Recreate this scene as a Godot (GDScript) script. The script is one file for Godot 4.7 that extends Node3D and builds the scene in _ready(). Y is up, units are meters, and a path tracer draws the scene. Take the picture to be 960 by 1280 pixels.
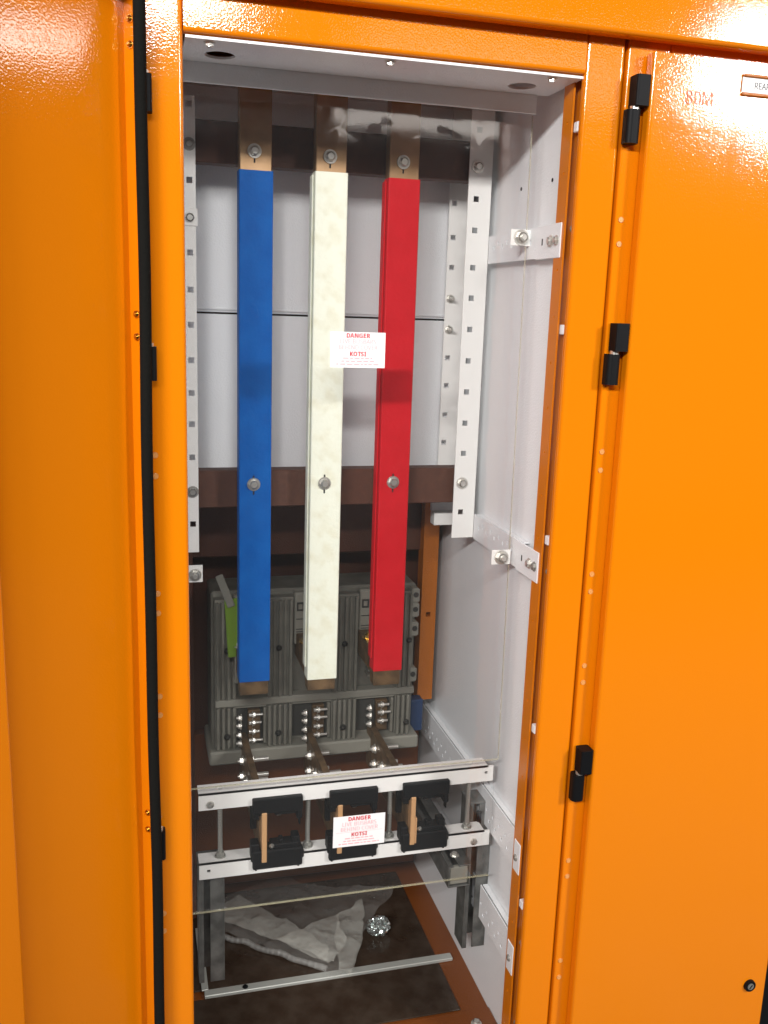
extends Node3D

# ---------------------------------------------------------------- naming
var taken := {}

func numbered(parent: Node, called: String) -> String:
	var key := str(parent.get_instance_id()) + called
	var n: int = taken.get(key, 0)
	taken[key] = n + 1
	return called if n == 0 else "%s_%03d" % [called, n]

func tag(o: Node, label: String, category: String, group := "") -> Node:
	o.set_meta("label", label)
	o.set_meta("category", category)
	if group != "":
		o.set_meta("group", group)
	return o

func thing(called: String, label: String, category: String, at := Vector3.ZERO, group := "") -> Node3D:
	var o := Node3D.new()
	o.name = numbered(self, called)
	o.position = at
	add_child(o, true)
	tag(o, label, category, group)
	return o

func obj(called: String, st: SurfaceTool, m: Material, parent: Node = self, label := "") -> MeshInstance3D:
	var o := MeshInstance3D.new()
	o.mesh = st.commit()
	o.material_override = m
	o.name = numbered(parent, called)
	parent.add_child(o, true)
	if label != "":
		o.set_meta("label", label)
	return o

# ---------------------------------------------------------------- shapes
func mb() -> SurfaceTool:
	var st := SurfaceTool.new()
	st.begin(Mesh.PRIMITIVE_TRIANGLES)
	return st

func tri(st: SurfaceTool, a: Vector3, b: Vector3, c: Vector3, na: Vector3, nb: Vector3, nc: Vector3) -> void:
	if (b - a).cross(c - a).dot(na + nb + nc) > 0.0:
		var t := b
		b = c
		c = t
		t = nb
		nb = nc
		nc = t
	st.set_normal(na)
	st.add_vertex(a)
	st.set_normal(nb)
	st.add_vertex(b)
	st.set_normal(nc)
	st.add_vertex(c)

func quad(st: SurfaceTool, a: Vector3, b: Vector3, c: Vector3, d: Vector3, n: Vector3) -> void:
	tri(st, a, b, c, n, n, n)
	tri(st, a, c, d, n, n, n)

# chamfered box: centre, full size, chamfer
func bx(st: SurfaceTool, c: Vector3, size: Vector3, bev := 0.0008, basis := Basis.IDENTITY) -> void:
	var h := size * 0.5
	bev = minf(bev, minf(h.x, minf(h.y, h.z)) * 0.9)
	var xf := Transform3D(basis, c)
	for a in 3:
		var u: int = (a + 1) % 3
		var v: int = (a + 2) % 3
		for s in [-1.0, 1.0]:
			var p: Array = []
			for k in [[-1.0, -1.0], [1.0, -1.0], [1.0, 1.0], [-1.0, 1.0]]:
				var q := Vector3.ZERO
				q[a] = s * h[a]
				q[u] = k[0] * (h[u] - bev)
				q[v] = k[1] * (h[v] - bev)
				p.append(xf * q)
			var n := Vector3.ZERO
			n[a] = s
			quad(st, p[0], p[1], p[2], p[3], basis * n)
		if bev > 0.0:
			for su in [-1.0, 1.0]:
				for sv in [-1.0, 1.0]:
					var e: Array = []
					for k in [[-1.0, 0], [1.0, 0], [1.0, 1], [-1.0, 1]]:
						var q := Vector3.ZERO
						q[a] = k[0] * (h[a] - bev)
						q[u] = su * (h[u] if k[1] == 0 else h[u] - bev)
						q[v] = sv * (h[v] - bev if k[1] == 0 else h[v])
						e.append(xf * q)
					var n := Vector3.ZERO
					n[u] = su
					n[v] = sv
					quad(st, e[0], e[1], e[2], e[3], (basis * n).normalized())
	if bev > 0.0:
		for sx in [-1.0, 1.0]:
			for sy in [-1.0, 1.0]:
				for sz in [-1.0, 1.0]:
					var s := Vector3(sx, sy, sz)
					var n := (basis * s).normalized()
					tri(st, xf * (s * Vector3(h.x, h.y - bev, h.z - bev)), xf * (s * Vector3(h.x - bev, h.y, h.z - bev)), xf * (s * Vector3(h.x - bev, h.y - bev, h.z)), n, n, n)

# box given by its ranges
func rng(st: SurfaceTool, x0: float, x1: float, y0: float, y1: float, z0: float, z1: float, bev := 0.0008) -> void:
	bx(st, Vector3((x0 + x1) / 2, (y0 + y1) / 2, (z0 + z1) / 2), Vector3(absf(x1 - x0), absf(y1 - y0), absf(z1 - z0)), bev)

func part(called: String, parent: Node, m: Material, x0: float, x1: float, y0: float, y1: float, z0: float, z1: float, bev := 0.0008, label := "") -> MeshInstance3D:
	var st := mb()
	rng(st, x0, x1, y0, y1, z0, z1, bev)
	return obj(called, st, m, parent, label)

# bar with a rounded rectangular section w (local x) by d (local z), length along local y
func rbar(st: SurfaceTool, xf: Transform3D, w: float, d: float, length: float, r: float, seg := 5) -> void:
	var pts: Array = []
	var nrm: Array = []
	var cs := [Vector2(1, 1), Vector2(-1, 1), Vector2(-1, -1), Vector2(1, -1)]
	for k in 4:
		for i in seg + 1:
			var ang := (k + float(i) / seg) * PI / 2
			var n := Vector2(cos(ang), sin(ang))
			pts.append(Vector2(cs[k].x * (w / 2 - r), cs[k].y * (d / 2 - r)) + n * r)
			nrm.append(n)
	var m := pts.size()
	for i in m:
		var j: int = (i + 1) % m
		var a := Vector3(pts[i].x, -length / 2, pts[i].y)
		var b := Vector3(pts[j].x, -length / 2, pts[j].y)
		var up := Vector3(0, length, 0)
		var na := xf.basis * Vector3(nrm[i].x, 0, nrm[i].y)
		var nb := xf.basis * Vector3(nrm[j].x, 0, nrm[j].y)
		tri(st, xf * a, xf * b, xf * (b + up), na, nb, nb)
		tri(st, xf * a, xf * (b + up), xf * (a + up), na, nb, na)
	for s in [-1.0, 1.0]:
		var n := xf.basis * Vector3(0, s, 0)
		for i in range(1, m - 1):
			tri(st, xf * Vector3(pts[0].x, s * length / 2, pts[0].y), xf * Vector3(pts[i].x, s * length / 2, pts[i].y), xf * Vector3(pts[i + 1].x, s * length / 2, pts[i + 1].y), n, n, n)

func rpart(called: String, parent: Node, m: Material, x0: float, x1: float, y0: float, y1: float, z0: float, z1: float, r: float, label := "") -> MeshInstance3D:
	var st := mb()
	rbar(st, Transform3D(Basis.IDENTITY, Vector3((x0 + x1) / 2, (y0 + y1) / 2, (z0 + z1) / 2)), x1 - x0, absf(z1 - z0), y1 - y0, r)
	return obj(called, st, m, parent, label)

# the same lying along x
func xpart(called: String, parent: Node, m: Material, x0: float, x1: float, y0: float, y1: float, z0: float, z1: float, r: float, label := "") -> MeshInstance3D:
	var st := mb()
	rbar(st, Transform3D(Basis(Vector3(0, 1, 0), Vector3(1, 0, 0), Vector3(0, 0, -1)), Vector3((x0 + x1) / 2, (y0 + y1) / 2, (z0 + z1) / 2)), y1 - y0, absf(z1 - z0), x1 - x0, r)
	return obj(called, st, m, parent, label)

func tube(st: SurfaceTool, a: Vector3, b: Vector3, r0: float, r1: float, n := 16, flat := false) -> void:
	var d := (b - a).normalized()
	var u := d.cross(Vector3(0, 1, 0) if absf(d.y) < 0.9 else Vector3(1, 0, 0)).normalized()
	var v := d.cross(u)
	for i in n:
		var t0 := TAU * i / n
		var t1 := TAU * (i + 1) / n
		var e0 := u * cos(t0) + v * sin(t0)
		var e1 := u * cos(t1) + v * sin(t1)
		var n0 := e0
		var n1 := e1
		if flat:
			n0 = (e0 + e1).normalized()
			n1 = n0
		tri(st, a + e0 * r0, a + e1 * r0, b + e1 * r1, n0, n1, n1)
		tri(st, a + e0 * r0, b + e1 * r1, b + e0 * r1, n0, n1, n0)
		tri(st, a, a + e0 * r0, a + e1 * r0, -d, -d, -d)
		tri(st, b, b + e0 * r1, b + e1 * r1, d, d, d)

# washer, hexagon head and thread end of a bolt that looks along dir
func bolt_shape(st: SurfaceTool, p: Vector3, dir: Vector3, r: float, tall := 1.0, thread := 0.0) -> void:
	dir = dir.normalized()
	tube(st, p, p + dir * r * 0.22, r * 1.35, r * 1.3, 20)
	tube(st, p + dir * r * 0.22, p + dir * r * (0.22 + 0.62 * tall), r * 0.98, r * 0.98, 6, true)
	tube(st, p + dir * r * (0.22 + 0.62 * tall), p + dir * r * (0.34 + 0.62 * tall), r * 0.86, r * 0.6, 16)
	if thread > 0.0:
		tube(st, p + dir * r * (0.3 + 0.62 * tall), p + dir * (r * (0.3 + 0.62 * tall) + thread), r * 0.5, r * 0.46, 12)

func bolt(parent: Node, p: Vector3, dir: Vector3, r: float, m: Material, tall := 1.0, thread := 0.0, called := "bolt") -> MeshInstance3D:
	var st := mb()
	bolt_shape(st, p, dir, r, tall, thread)
	return obj(called, st, m, parent)

# round headed screw with a slot
func screw(parent: Node, p: Vector3, dir: Vector3, r: float, m: Material, called := "screw") -> MeshInstance3D:
	var st := mb()
	dir = dir.normalized()
	tube(st, p, p + dir * r * 0.25, r, r * 0.97, 16)
	tube(st, p + dir * r * 0.25, p + dir * r * 0.5, r * 0.97, r * 0.75, 16)
	tube(st, p + dir * r * 0.5, p + dir * r * 0.62, r * 0.75, r * 0.35, 16)
	return obj(called, st, m, parent)

# sheet w by h with rectangular holes (in u, v), thickness t behind the face whose normal is n
func perf(st: SurfaceTool, o: Vector3, u: Vector3, v: Vector3, w: float, h: float, t: float, holes: Array) -> void:
	var n := u.cross(v).normalized()
	var us: Array = [0.0, w]
	var vs: Array = [0.0, h]
	for r in holes:
		for q in [r.position.x, r.end.x]:
			if not us.has(q):
				us.append(q)
		for q in [r.position.y, r.end.y]:
			if not vs.has(q):
				vs.append(q)
	us.sort()
	vs.sort()
	var solid := func(i: int, j: int) -> bool:
		if i < 0 or j < 0 or i >= us.size() - 1 or j >= vs.size() - 1:
			return false
		var c := Vector2((us[i] + us[i + 1]) / 2, (vs[j] + vs[j + 1]) / 2)
		for r in holes:
			if r.has_point(c):
				return false
		return true
	for i in us.size() - 1:
		for j in vs.size() - 1:
			if not solid.call(i, j):
				continue
			var a: Vector3 = o + u * us[i] + v * vs[j]
			var b: Vector3 = o + u * us[i + 1] + v * vs[j]
			var c: Vector3 = o + u * us[i + 1] + v * vs[j + 1]
			var d: Vector3 = o + u * us[i] + v * vs[j + 1]
			var k := -n * t
			quad(st, a, b, c, d, n)
			quad(st, a + k, b + k, c + k, d + k, -n)
			if not solid.call(i - 1, j):
				quad(st, a, d, d + k, a + k, -u)
			if not solid.call(i + 1, j):
				quad(st, b, c, c + k, b + k, u)
			if not solid.call(i, j - 1):
				quad(st, a, b, b + k, a + k, -v)
			if not solid.call(i, j + 1):
				quad(st, d, c, c + k, d + k, v)

func sq(x: float, y: float, s: float) -> Rect2:
	return Rect2(x - s / 2, y - s / 2, s, s)

# ---------------------------------------------------------------- materials
var M := {}

func lin(r: float, g: float, b: float) -> Color:
	return Color(r, g, b).linear_to_srgb()

func mat(called: String, c: Color, rough: float, metal := 0.0) -> StandardMaterial3D:
	var m := StandardMaterial3D.new()
	m.albedo_color = c
	m.roughness = rough
	m.metallic = metal
	M[called] = m
	return m

func noise_image(size: int, freq: float, seed_value: int, octaves: int, kind := FastNoiseLite.TYPE_SIMPLEX_SMOOTH) -> Image:
	var f := FastNoiseLite.new()
	f.noise_type = kind
	f.seed = seed_value
	f.frequency = freq
	f.fractal_octaves = octaves
	return f.get_seamless_image(size, size)

func bumps(m: StandardMaterial3D, img: Image, strength: float, scale: float) -> void:
	var i: Image = img.duplicate()
	i.convert(Image.FORMAT_RGBA8)
	i.bump_map_to_normal_map(strength)
	m.normal_enabled = true
	m.normal_texture = ImageTexture.create_from_image(i)
	m.uv1_triplanar = true
	m.uv1_world_triplanar = true
	m.uv1_scale = Vector3.ONE * scale

func tinted(m: StandardMaterial3D, img: Image, lo: Color, hi: Color, scale: float, gain := 1.0, bias := 0.0) -> void:
	var w := img.get_width()
	var o := Image.create(w, w, false, Image.FORMAT_RGB8)
	for y in w:
		for x in w:
			var k := clampf((img.get_pixel(x, y).r - 0.5) * gain + 0.5 + bias, 0.0, 1.0)
			o.set_pixel(x, y, lo.lerp(hi, k))
	m.albedo_color = Color.WHITE
	m.albedo_texture = ImageTexture.create_from_image(o)
	m.uv1_triplanar = true
	m.uv1_world_triplanar = true
	m.uv1_scale = Vector3.ONE * scale

func make_materials() -> void:
	var peel := noise_image(512, 0.17, 5, 2)
	var fine := noise_image(256, 0.05, 9, 4)
	var cloud := noise_image(256, 0.012, 21, 5)
	var orange := mat("orange", lin(0.75, 0.208, 0.002), 0.075)
	bumps(orange, peel, 0.15, 3.6)
	var inner := mat("orange_matt", lin(0.46, 0.13, 0.004), 0.34)
	bumps(inner, peel, 1.0, 3.6)
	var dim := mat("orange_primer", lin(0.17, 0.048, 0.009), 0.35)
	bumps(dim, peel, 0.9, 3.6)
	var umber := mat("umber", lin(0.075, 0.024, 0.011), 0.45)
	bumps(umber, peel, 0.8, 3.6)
	mat("lip_orange", lin(0.62, 0.18, 0.004), 0.3)
	mat("bright_copper", lin(0.66, 0.39, 0.19), 0.4, 0.35)
	mat("plated", lin(0.52, 0.54, 0.50), 0.35, 0.4)
	var white := mat("white", lin(0.81, 0.835, 0.85), 0.4)
	bumps(white, peel, 0.5, 3.0)
	mat("white_bar", lin(0.82, 0.82, 0.79), 0.4)
	var galv := mat("galvanised", lin(0.33, 0.34, 0.33), 0.45, 0.5)
	tinted(galv, cloud, lin(0.10, 0.104, 0.098), lin(0.19, 0.195, 0.185), 9.0, 1.4)
	mat("zinc", lin(0.70, 0.69, 0.64), 0.3, 0.75)
	mat("dull_zinc", lin(0.40, 0.40, 0.37), 0.42, 0.7)
	mat("brass", lin(0.75, 0.52, 0.16), 0.25, 1.0)
	var copper := mat("copper", lin(0.72, 0.42, 0.2), 0.42, 0.8)
	tinted(copper, cloud, lin(0.38, 0.235, 0.12), lin(0.50, 0.33, 0.185), 5.0, 1.3)
	var old := mat("old_copper", lin(0.20, 0.12, 0.06), 0.5, 0.6)
	tinted(old, cloud, lin(0.12, 0.078, 0.042), lin(0.24, 0.15, 0.075), 9.0, 1.6)
	var blue := mat("blue", lin(0.003, 0.105, 0.42), 0.48)
	blue.metallic_specular = 0.22
	tinted(blue, cloud, lin(0.002, 0.092, 0.38), lin(0.004, 0.112, 0.43), 3.0, 1.4)
	bumps(blue, fine, 0.5, 8.0)
	var red := mat("red", lin(0.60, 0.012, 0.02), 0.48)
	red.metallic_specular = 0.22
	tinted(red, cloud, lin(0.56, 0.011, 0.018), lin(0.61, 0.0135, 0.022), 3.0, 1.4)
	bumps(red, fine, 0.5, 8.0)
	var cream := mat("cream", lin(0.80, 0.83, 0.68), 0.5)
	tinted(cream, cloud, lin(0.70, 0.70, 0.54), lin(0.79, 0.82, 0.69), 4.0, 1.8, 0.42)
	bumps(cream, fine, 0.8, 8.0)
	mat("black", lin(0.006, 0.0065, 0.0075), 0.5)
	M.black.metallic_specular = 0.25
	mat("black_hole", lin(0.01, 0.01, 0.01), 0.8)
	var foam := mat("foam", lin(0.009, 0.009, 0.008), 0.9)
	foam.metallic_specular = 0.2
	bumps(foam, fine, 1.5, 10.0)
	var bake := mat("bakelite", lin(0.10, 0.05, 0.03), 0.65)
	tinted(bake, fine, lin(0.068, 0.022, 0.010), lin(0.092, 0.032, 0.015), 6.0, 1.5)
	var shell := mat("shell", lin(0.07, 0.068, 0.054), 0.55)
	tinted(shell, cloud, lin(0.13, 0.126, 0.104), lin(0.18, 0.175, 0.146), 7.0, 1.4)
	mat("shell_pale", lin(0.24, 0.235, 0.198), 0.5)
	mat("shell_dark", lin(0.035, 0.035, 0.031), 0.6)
	var dark := mat("dark_steel", lin(0.035, 0.033, 0.032), 0.14)
	tinted(dark, cloud, lin(0.034, 0.022, 0.015), lin(0.052, 0.038, 0.028), 3.0, 1.3)
	bumps(dark, fine, 0.4, 6.0)
	mat("sticker", lin(0.86, 0.86, 0.86), 0.5)
	mat("ink_red", lin(0.62, 0.03, 0.05), 0.6)
	mat("ink_pink", lin(0.82, 0.45, 0.48), 0.6)
	mat("ink_grey", lin(0.12, 0.12, 0.12), 0.6)
	mat("ink_orange", lin(0.62, 0.13, 0.01), 0.5)
	mat("plug", lin(0.70, 0.33, 0.10), 0.35)
	mat("deep_blue", lin(0.012, 0.035, 0.10), 0.5)
	mat("green", lin(0.17, 0.30, 0.02), 0.6)
	mat("smoke", lin(0.05, 0.055, 0.055), 0.3)
	var floor_m := mat("concrete", lin(0.16, 0.16, 0.155), 0.6)
	tinted(floor_m, cloud, lin(0.04, 0.04, 0.038), lin(0.07, 0.07, 0.067), 1.0, 1.4)
	var clear := mat("acrylic", Color(0.86, 0.9, 0.9, 0.004), 0.06)
	clear.transparency = BaseMaterial3D.TRANSPARENCY_ALPHA
	bumps(clear, noise_image(256, 0.015, 40, 3), 0.3, 2.2)
	var edge := mat("acrylic_edge", Color(0.86, 0.84, 0.70, 0.28), 0.25)
	edge.transparency = BaseMaterial3D.TRANSPARENCY_ALPHA
	var film := mat("film", Color(0.92, 0.92, 0.90, 0.11), 0.1)
	film.transparency = BaseMaterial3D.TRANSPARENCY_ALPHA
	film.cull_mode = BaseMaterial3D.CULL_DISABLED
	var fold := mat("film_fold", Color(0.95, 0.95, 0.91, 0.24), 0.1)
	fold.transparency = BaseMaterial3D.TRANSPARENCY_ALPHA
	fold.cull_mode = BaseMaterial3D.CULL_DISABLED
	mat("foil", lin(0.80, 0.88, 0.86), 0.12, 0.95)
	mat("lamp_body", lin(0.7, 0.7, 0.7), 0.5)
	var lamp := mat("lamp_glow", lin(0.9, 0.9, 0.9), 0.5)
	lamp.emission_enabled = true
	lamp.emission = Color(1.0, 0.97, 0.93)
	lamp.emission_energy_multiplier = 3.0

func text(called: String, words: String, height: float, at: Vector3, m: Material, parent: Node, bold := true, turn := 0.0) -> MeshInstance3D:
	var f := SystemFont.new()
	f.font_names = PackedStringArray(["Droid Sans"])
	f.font_weight = 700 if bold else 400
	var t := TextMesh.new()
	t.text = words
	t.font = f
	t.font_size = 32
	t.pixel_size = height / 23.0
	t.depth = 0.0004
	t.curve_step = 2.0
	var o := MeshInstance3D.new()
	o.mesh = t
	o.material_override = m
	o.name = numbered(parent, called)
	o.position = at
	o.rotation.z = turn
	parent.add_child(o, true)
	return o

# ---------------------------------------------------------------- lamps
func ceiling_lamp(at: Vector3, energy: float, label: String, turn := 0.0, deep := 0.15) -> void:
	var t := thing("ceiling_lamp", label, "lamp", at, "batten lamps of the switch room")
	t.rotation_degrees = Vector3(55.0, turn, 0)
	part("housing", t, M.lamp_body, -0.62, 0.62, 0.012, 0.07, -deep / 2 - 0.015, deep / 2 + 0.015, 0.008)
	part("diffuser", t, M.lamp_glow, -0.6, 0.6, 0.0, 0.011, -deep / 2, deep / 2, 0.002)
	var l := AreaLight3D.new()
	l.name = "light"
	l.area_size = Vector2(1.2, deep)
	l.light_energy = energy
	l.light_color = Color(1.0, 0.985, 0.975)
	l.shadow_enabled = true
	l.area_range = 20.0
	l.position = Vector3(0, -0.012, 0)
	l.rotation_degrees = Vector3(-90, 0, 0)
	t.add_child(l, true)

# ---------------------------------------------------------------- main
func _ready() -> void:
	make_materials()
	var cam := Camera3D.new()
	cam.name = "camera"
	cam.fov = 57.341
	cam.near = 0.05
	cam.far = 60.0
	cam.position = Vector3(-0.06726, 1.5476, 1.16955)
	cam.rotation_degrees = Vector3(-12.0942, -15.3627, 1.8947)
	add_child(cam)
	cam.current = true
	var we := WorldEnvironment.new()
	we.name = "world_environment"
	var env := Environment.new()
	env.background_mode = Environment.BG_COLOR
	env.background_color = lin(0.032, 0.032, 0.036)
	env.tonemap_mode = Environment.TONE_MAPPER_LINEAR
	env.tonemap_exposure = 1.0
	env.sdfgi_enabled = true
	env.ssao_enabled = true
	env.ssil_enabled = true
	we.environment = env
	add_child(we)
	ceiling_lamp(Vector3(-1.6, 2.62, 2.5), 9.8, "white batten lamp hung farthest left, before the open door")
	ceiling_lamp(Vector3(-0.3, 2.62, 2.5), 4.6, "white batten lamp hung straight before the open cabinet")
	ceiling_lamp(Vector3(1.35, 2.45, 2.5), 0.035, "dim batten lamp hung a step right of the open cabinet")
	ceiling_lamp(Vector3(2.55, 2.5, 2.5), 16.0, "broad white panel lamp hung to the right of the closed door", -32.0, 0.3)
	ceiling_lamp(Vector3(3.9, 2.74, 0.2), 0.7, "white batten lamp turned across the others far to the right", 90.0)
	# the floor under the switchboard
	var fl := mb()
	rng(fl, -4.0, 6.0, -0.1, 0.0, -2.0, 6.0, 0.0)
	obj("floor", fl, M.concrete).set_meta("kind", "structure")

	open_cabinet()
	closed_cabinet()
	var hd := thing("header_panel", "orange steel panel across the top, standing proud above both cabinets", "panel", Vector3(0, 1.893, 0))
	xpart("face", hd, M.orange, -0.5, 1.5, 0.0, 0.45, 0.004, 0.03, 0.006)
	part("frame_rail", hd, M.orange, -0.5, 1.5, 0.047, 0.4, -0.03, 0.0, 0.002)
	mounting_strips()
	wall_brackets()
	busbars()
	covers()
	breaker()
	clamp_frame()
	struts()
	litter()

# ---------------------------------------------------------------- the open cabinet
func open_cabinet() -> void:
	var c := thing("open_cabinet", "tall orange switchboard cabinet standing open with white inside", "cabinet")
	rpart("left_jamb", c, M.orange, -0.062, 0.0, 0.08, 1.94, -0.02, 0.0, 0.006)
	rpart("right_jamb", c, M.orange, 0.5, 0.554, 0.08, 1.94, -0.014, 0.0, 0.0055)
	xpart("top_rail", c, M.orange, 0.0005, 0.4995, 1.85, 1.94, -0.019, -0.0004, 0.005)
	part("bottom_rail", c, M.orange, 0.0005, 0.4995, 0.08, 0.29, -0.019, -0.001, 0.003)
	# double lip behind the right jamb: dark slot, perforated flange, clips bridging the slot
	part("slot_back", c, M.lip_orange, 0.508, 0.5115, 0.3, 1.9, -0.06, -0.012, 0.0)
	var holes: Array = []
	for i in 24:
		holes.append(sq(0.013, 0.03 + i * 0.0625, 0.0035))
	var st := mb()
	perf(st, Vector3(0.5, 0.33, -0.026), Vector3(0, 0, -1), Vector3(0, 1, 0), 0.028, 1.515, 0.0025, holes)
	var lip := obj("lip_flange", st, M.lip_orange, c)
	for y in [1.79, 1.531, 1.236, 0.947, 0.653]:
		part("slot_clip", lip, M.white, 0.5005, 0.509, y - 0.0065, y + 0.0065, -0.0255, -0.0145, 0.001)
	for y in [1.663, 1.19, 0.585, 0.44]:
		screw(lip, Vector3(0.5075, y, -0.02), Vector3(0, 0, 1), 0.005, M.dull_zinc)
	# walls and roof
	part("side_wall", c, M.white, 0.512, 0.519, 0.3, 1.94, -0.6, -0.06, 0.0)
	part("side_wall", c, M.white, -0.02, -0.006, 0.3, 1.94, -0.6, -0.021, 0.0)
	for q in [Vector2(1.735, -0.105), Vector2(1.735, -0.215)]:
		var wh := mb()
		tube(wh, Vector3(0.5118, q.x, q.y), Vector3(0.5113, q.x, q.y), 0.0028, 0.0028, 14)
		obj("screw_hole", wh, M.black_hole, c)
	part("roof", c, M.orange_matt, -0.02, 0.52, 1.941, 1.96, -0.62, -0.001, 0.001)
	part("rear_wall", c, M.umber, -0.02, 0.52, 0.3, 1.94, -0.62, -0.601, 0.0)
	# ceiling plate with two round holes and a turned down rear edge
	var plate := CSGBox3D.new()
	plate.name = "ceiling_plate"
	plate.size = Vector3(0.497, 0.003, 0.106)
	plate.position = Vector3(0.2515, 1.8465, -0.0585)
	plate.material = M.white
	c.add_child(plate, true)
	for x in [0.048, 0.444]:
		var cut := CSGCylinder3D.new()
		cut.name = numbered(plate, "round_hole")
		cut.operation = CSGShape3D.OPERATION_SUBTRACTION
		cut.radius = 0.0185
		cut.height = 0.02
		cut.sides = 32
		cut.position = Vector3(x - 0.2515, 0, -0.072 + 0.0585)
		cut.material = M.white
		plate.add_child(cut, true)
	part("ceiling_lip", c, M.white, 0.003, 0.484, 1.8205, 1.848, -0.1145, -0.112, 0.0006)
	for x in [0.031, 0.248, 0.462]:
		bolt(c, Vector3(x, 1.845, -0.017), Vector3(0, -1, 0), 0.0052, M.zinc, 1.0, 0.0, "ceiling_bolt")
	# back panels with a joint between them
	part("back_panel", c, M.white, 0.0, 0.505, 1.5375, 1.92, -0.414, -0.41, 0.0008)
	part("back_panel", c, M.white, 0.0, 0.505, 1.268, 1.5345, -0.414, -0.411, 0.0008)
	part("panel_fold", c, M.white, 0.0, 0.505, 1.541, 1.5445, -0.409, -0.4065, 0.0008)
	part("cross_member", c, M.umber, 0.0, 0.505, 1.10, 1.262, -0.52, -0.5, 0.002)
	part("cross_member", c, M.orange_primer, 0.0, 0.505, 0.38, 0.72, -0.598, -0.575, 0.002)
	var post := mb()
	perf(post, Vector3(0.466, 0.80, -0.478), Vector3(1, 0, 0), Vector3(0, 1, 0), 0.03, 0.46, 0.03, [sq(0.015, 0.176, 0.009), sq(0.015, 0.42, 0.009)])
	obj("back_post", post, M.orange_matt, c)
	part("back_post", c, M.umber, 0.004, 0.034, 0.38, 1.26, -0.51, -0.478, 0.001)
	# perforated rails along the foot of the right wall
	for y in [0.70, 0.522]:
		var hs: Array = []
		for i in 18:
			hs.append(Rect2(0.02 + i * 0.027, 0.012, 0.006, 0.006))
			hs.append(Rect2(0.033 + i * 0.027, 0.028, 0.005, 0.005))
		var r := mb()
		perf(r, Vector3(0.5, y, -0.055), Vector3(0, 0, -1), Vector3(0, 1, 0), 0.525, 0.062, 0.002, hs)
		rng(r, 0.5025, 0.5115, y + 0.0595, y + 0.062, -0.58, -0.055, 0.0004)
		var rail := obj("side_rail", r, M.white, c)
		part("end_tab", rail, M.white, 0.4965, 0.4995, y - 0.002, y + 0.05, -0.05, -0.027, 0.001)
		screw(rail, Vector3(0.4965, y + 0.022, -0.04), Vector3(-1, 0, 0), 0.0055, M.dull_zinc)
	# floor of the cabinet
	part("floor_plate", c, M.orange_primer, -0.005, 0.512, 0.352, 0.365, -0.6, -0.142, 0.001)
	part("gland_plate", c, M.dark_steel, 0.0, 0.462, 0.3655, 0.3685, -0.565, -0.29, 0.001)
	part("gland_plate", c, M.dark_steel, 0.0, 0.462, 0.3655, 0.3685, -0.268, -0.146, 0.001)
	part("gland_frame", c, M.plated, 0.034, 0.49, 0.3655, 0.372, -0.286, -0.27, 0.001)
	part("gland_frame", c, M.plated, 0.03, 0.0415, 0.3685, 0.372, -0.46, -0.286, 0.001)
	screw(c, Vector3(0.105, 0.372, -0.278), Vector3(0, 1, 0), 0.005, M.black, "frame_screw")
	part("sill", c, M.orange_primer, 0.0, 0.512, 0.30, 0.371, -0.1405, -0.022, 0.003)
	bolt(c, Vector3(0.475, 0.371, -0.105), Vector3(0, 1, 0), 0.007, M.zinc, 1.0, 0.0, "sill_bolt")
	# plugs in the left jamb and the hinges
	for y in [1.366, 1.34, 1.189, 1.163, 1.05, 1.024, 0.733, 0.706]:
		var pl := mb()
		tube(pl, Vector3(-0.0395, y, -0.0005), Vector3(-0.0395, y, 0.0012), 0.0042, 0.0036, 16)
		obj("hole_plug", pl, M.plug, c)
	# the door, swung open past the left jamb
	var a := deg_to_rad(42.0)
	var n := Vector3(cos(a), 0, sin(a))          # the inner face looks along n
	var d := Vector3(-sin(a), 0, cos(a))         # from the hinge to the free edge
	var fold := Vector3(-0.064, 0, 0.008)
	var basis := Basis(d, Vector3.UP, n * -1.0)
	if basis.determinant() < 0:
		basis = Basis(d, Vector3.UP, n)
	var mid := 1.01
	var hgt := 1.74
	var sk := mb()
	rbar(sk, Transform3D(Basis(d, Vector3.UP, d.cross(Vector3.UP)), fold + d * 0.27 - n * 0.001 + Vector3(0, mid, 0)), 0.54, 0.002, hgt, 0.0009)
	var door := obj("door", sk, M.orange, c, "open door seen from its inner side")
	var rt := mb()
	rbar(rt, Transform3D(Basis(n, Vector3.UP, n.cross(Vector3.UP)), fold + n * 0.0095 - d * 0.0002 + Vector3(0, mid, 0)), 0.02, 0.0022, hgt, 0.001)
	obj("hinge_return", rt, M.orange, door)
	var tr := mb()
	bx(tr, fold + d * 0.27 + n * 0.0105 + Vector3(0, mid + hgt / 2 - 0.0015, 0), Vector3(0.54, 0.0022, 0.019), 0.0008, Basis(d, Vector3.UP, d.cross(Vector3.UP)))
	obj("top_return", tr, M.orange, door)
	# hat shaped stiffener on the inner face
	var hat := mb()
	rbar(hat, Transform3D(Basis(d, Vector3.UP, d.cross(Vector3.UP)), fold + d * 0.259 + n * 0.0125 + Vector3(0, mid, 0)), 0.07, 0.0245, hgt - 0.06, 0.005)
	obj("stiffener", hat, M.orange, door)
	# foam gasket along the rim of the return, slightly wavy
	var g := mb()
	var steps := 64
	var prev: Array = []
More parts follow.
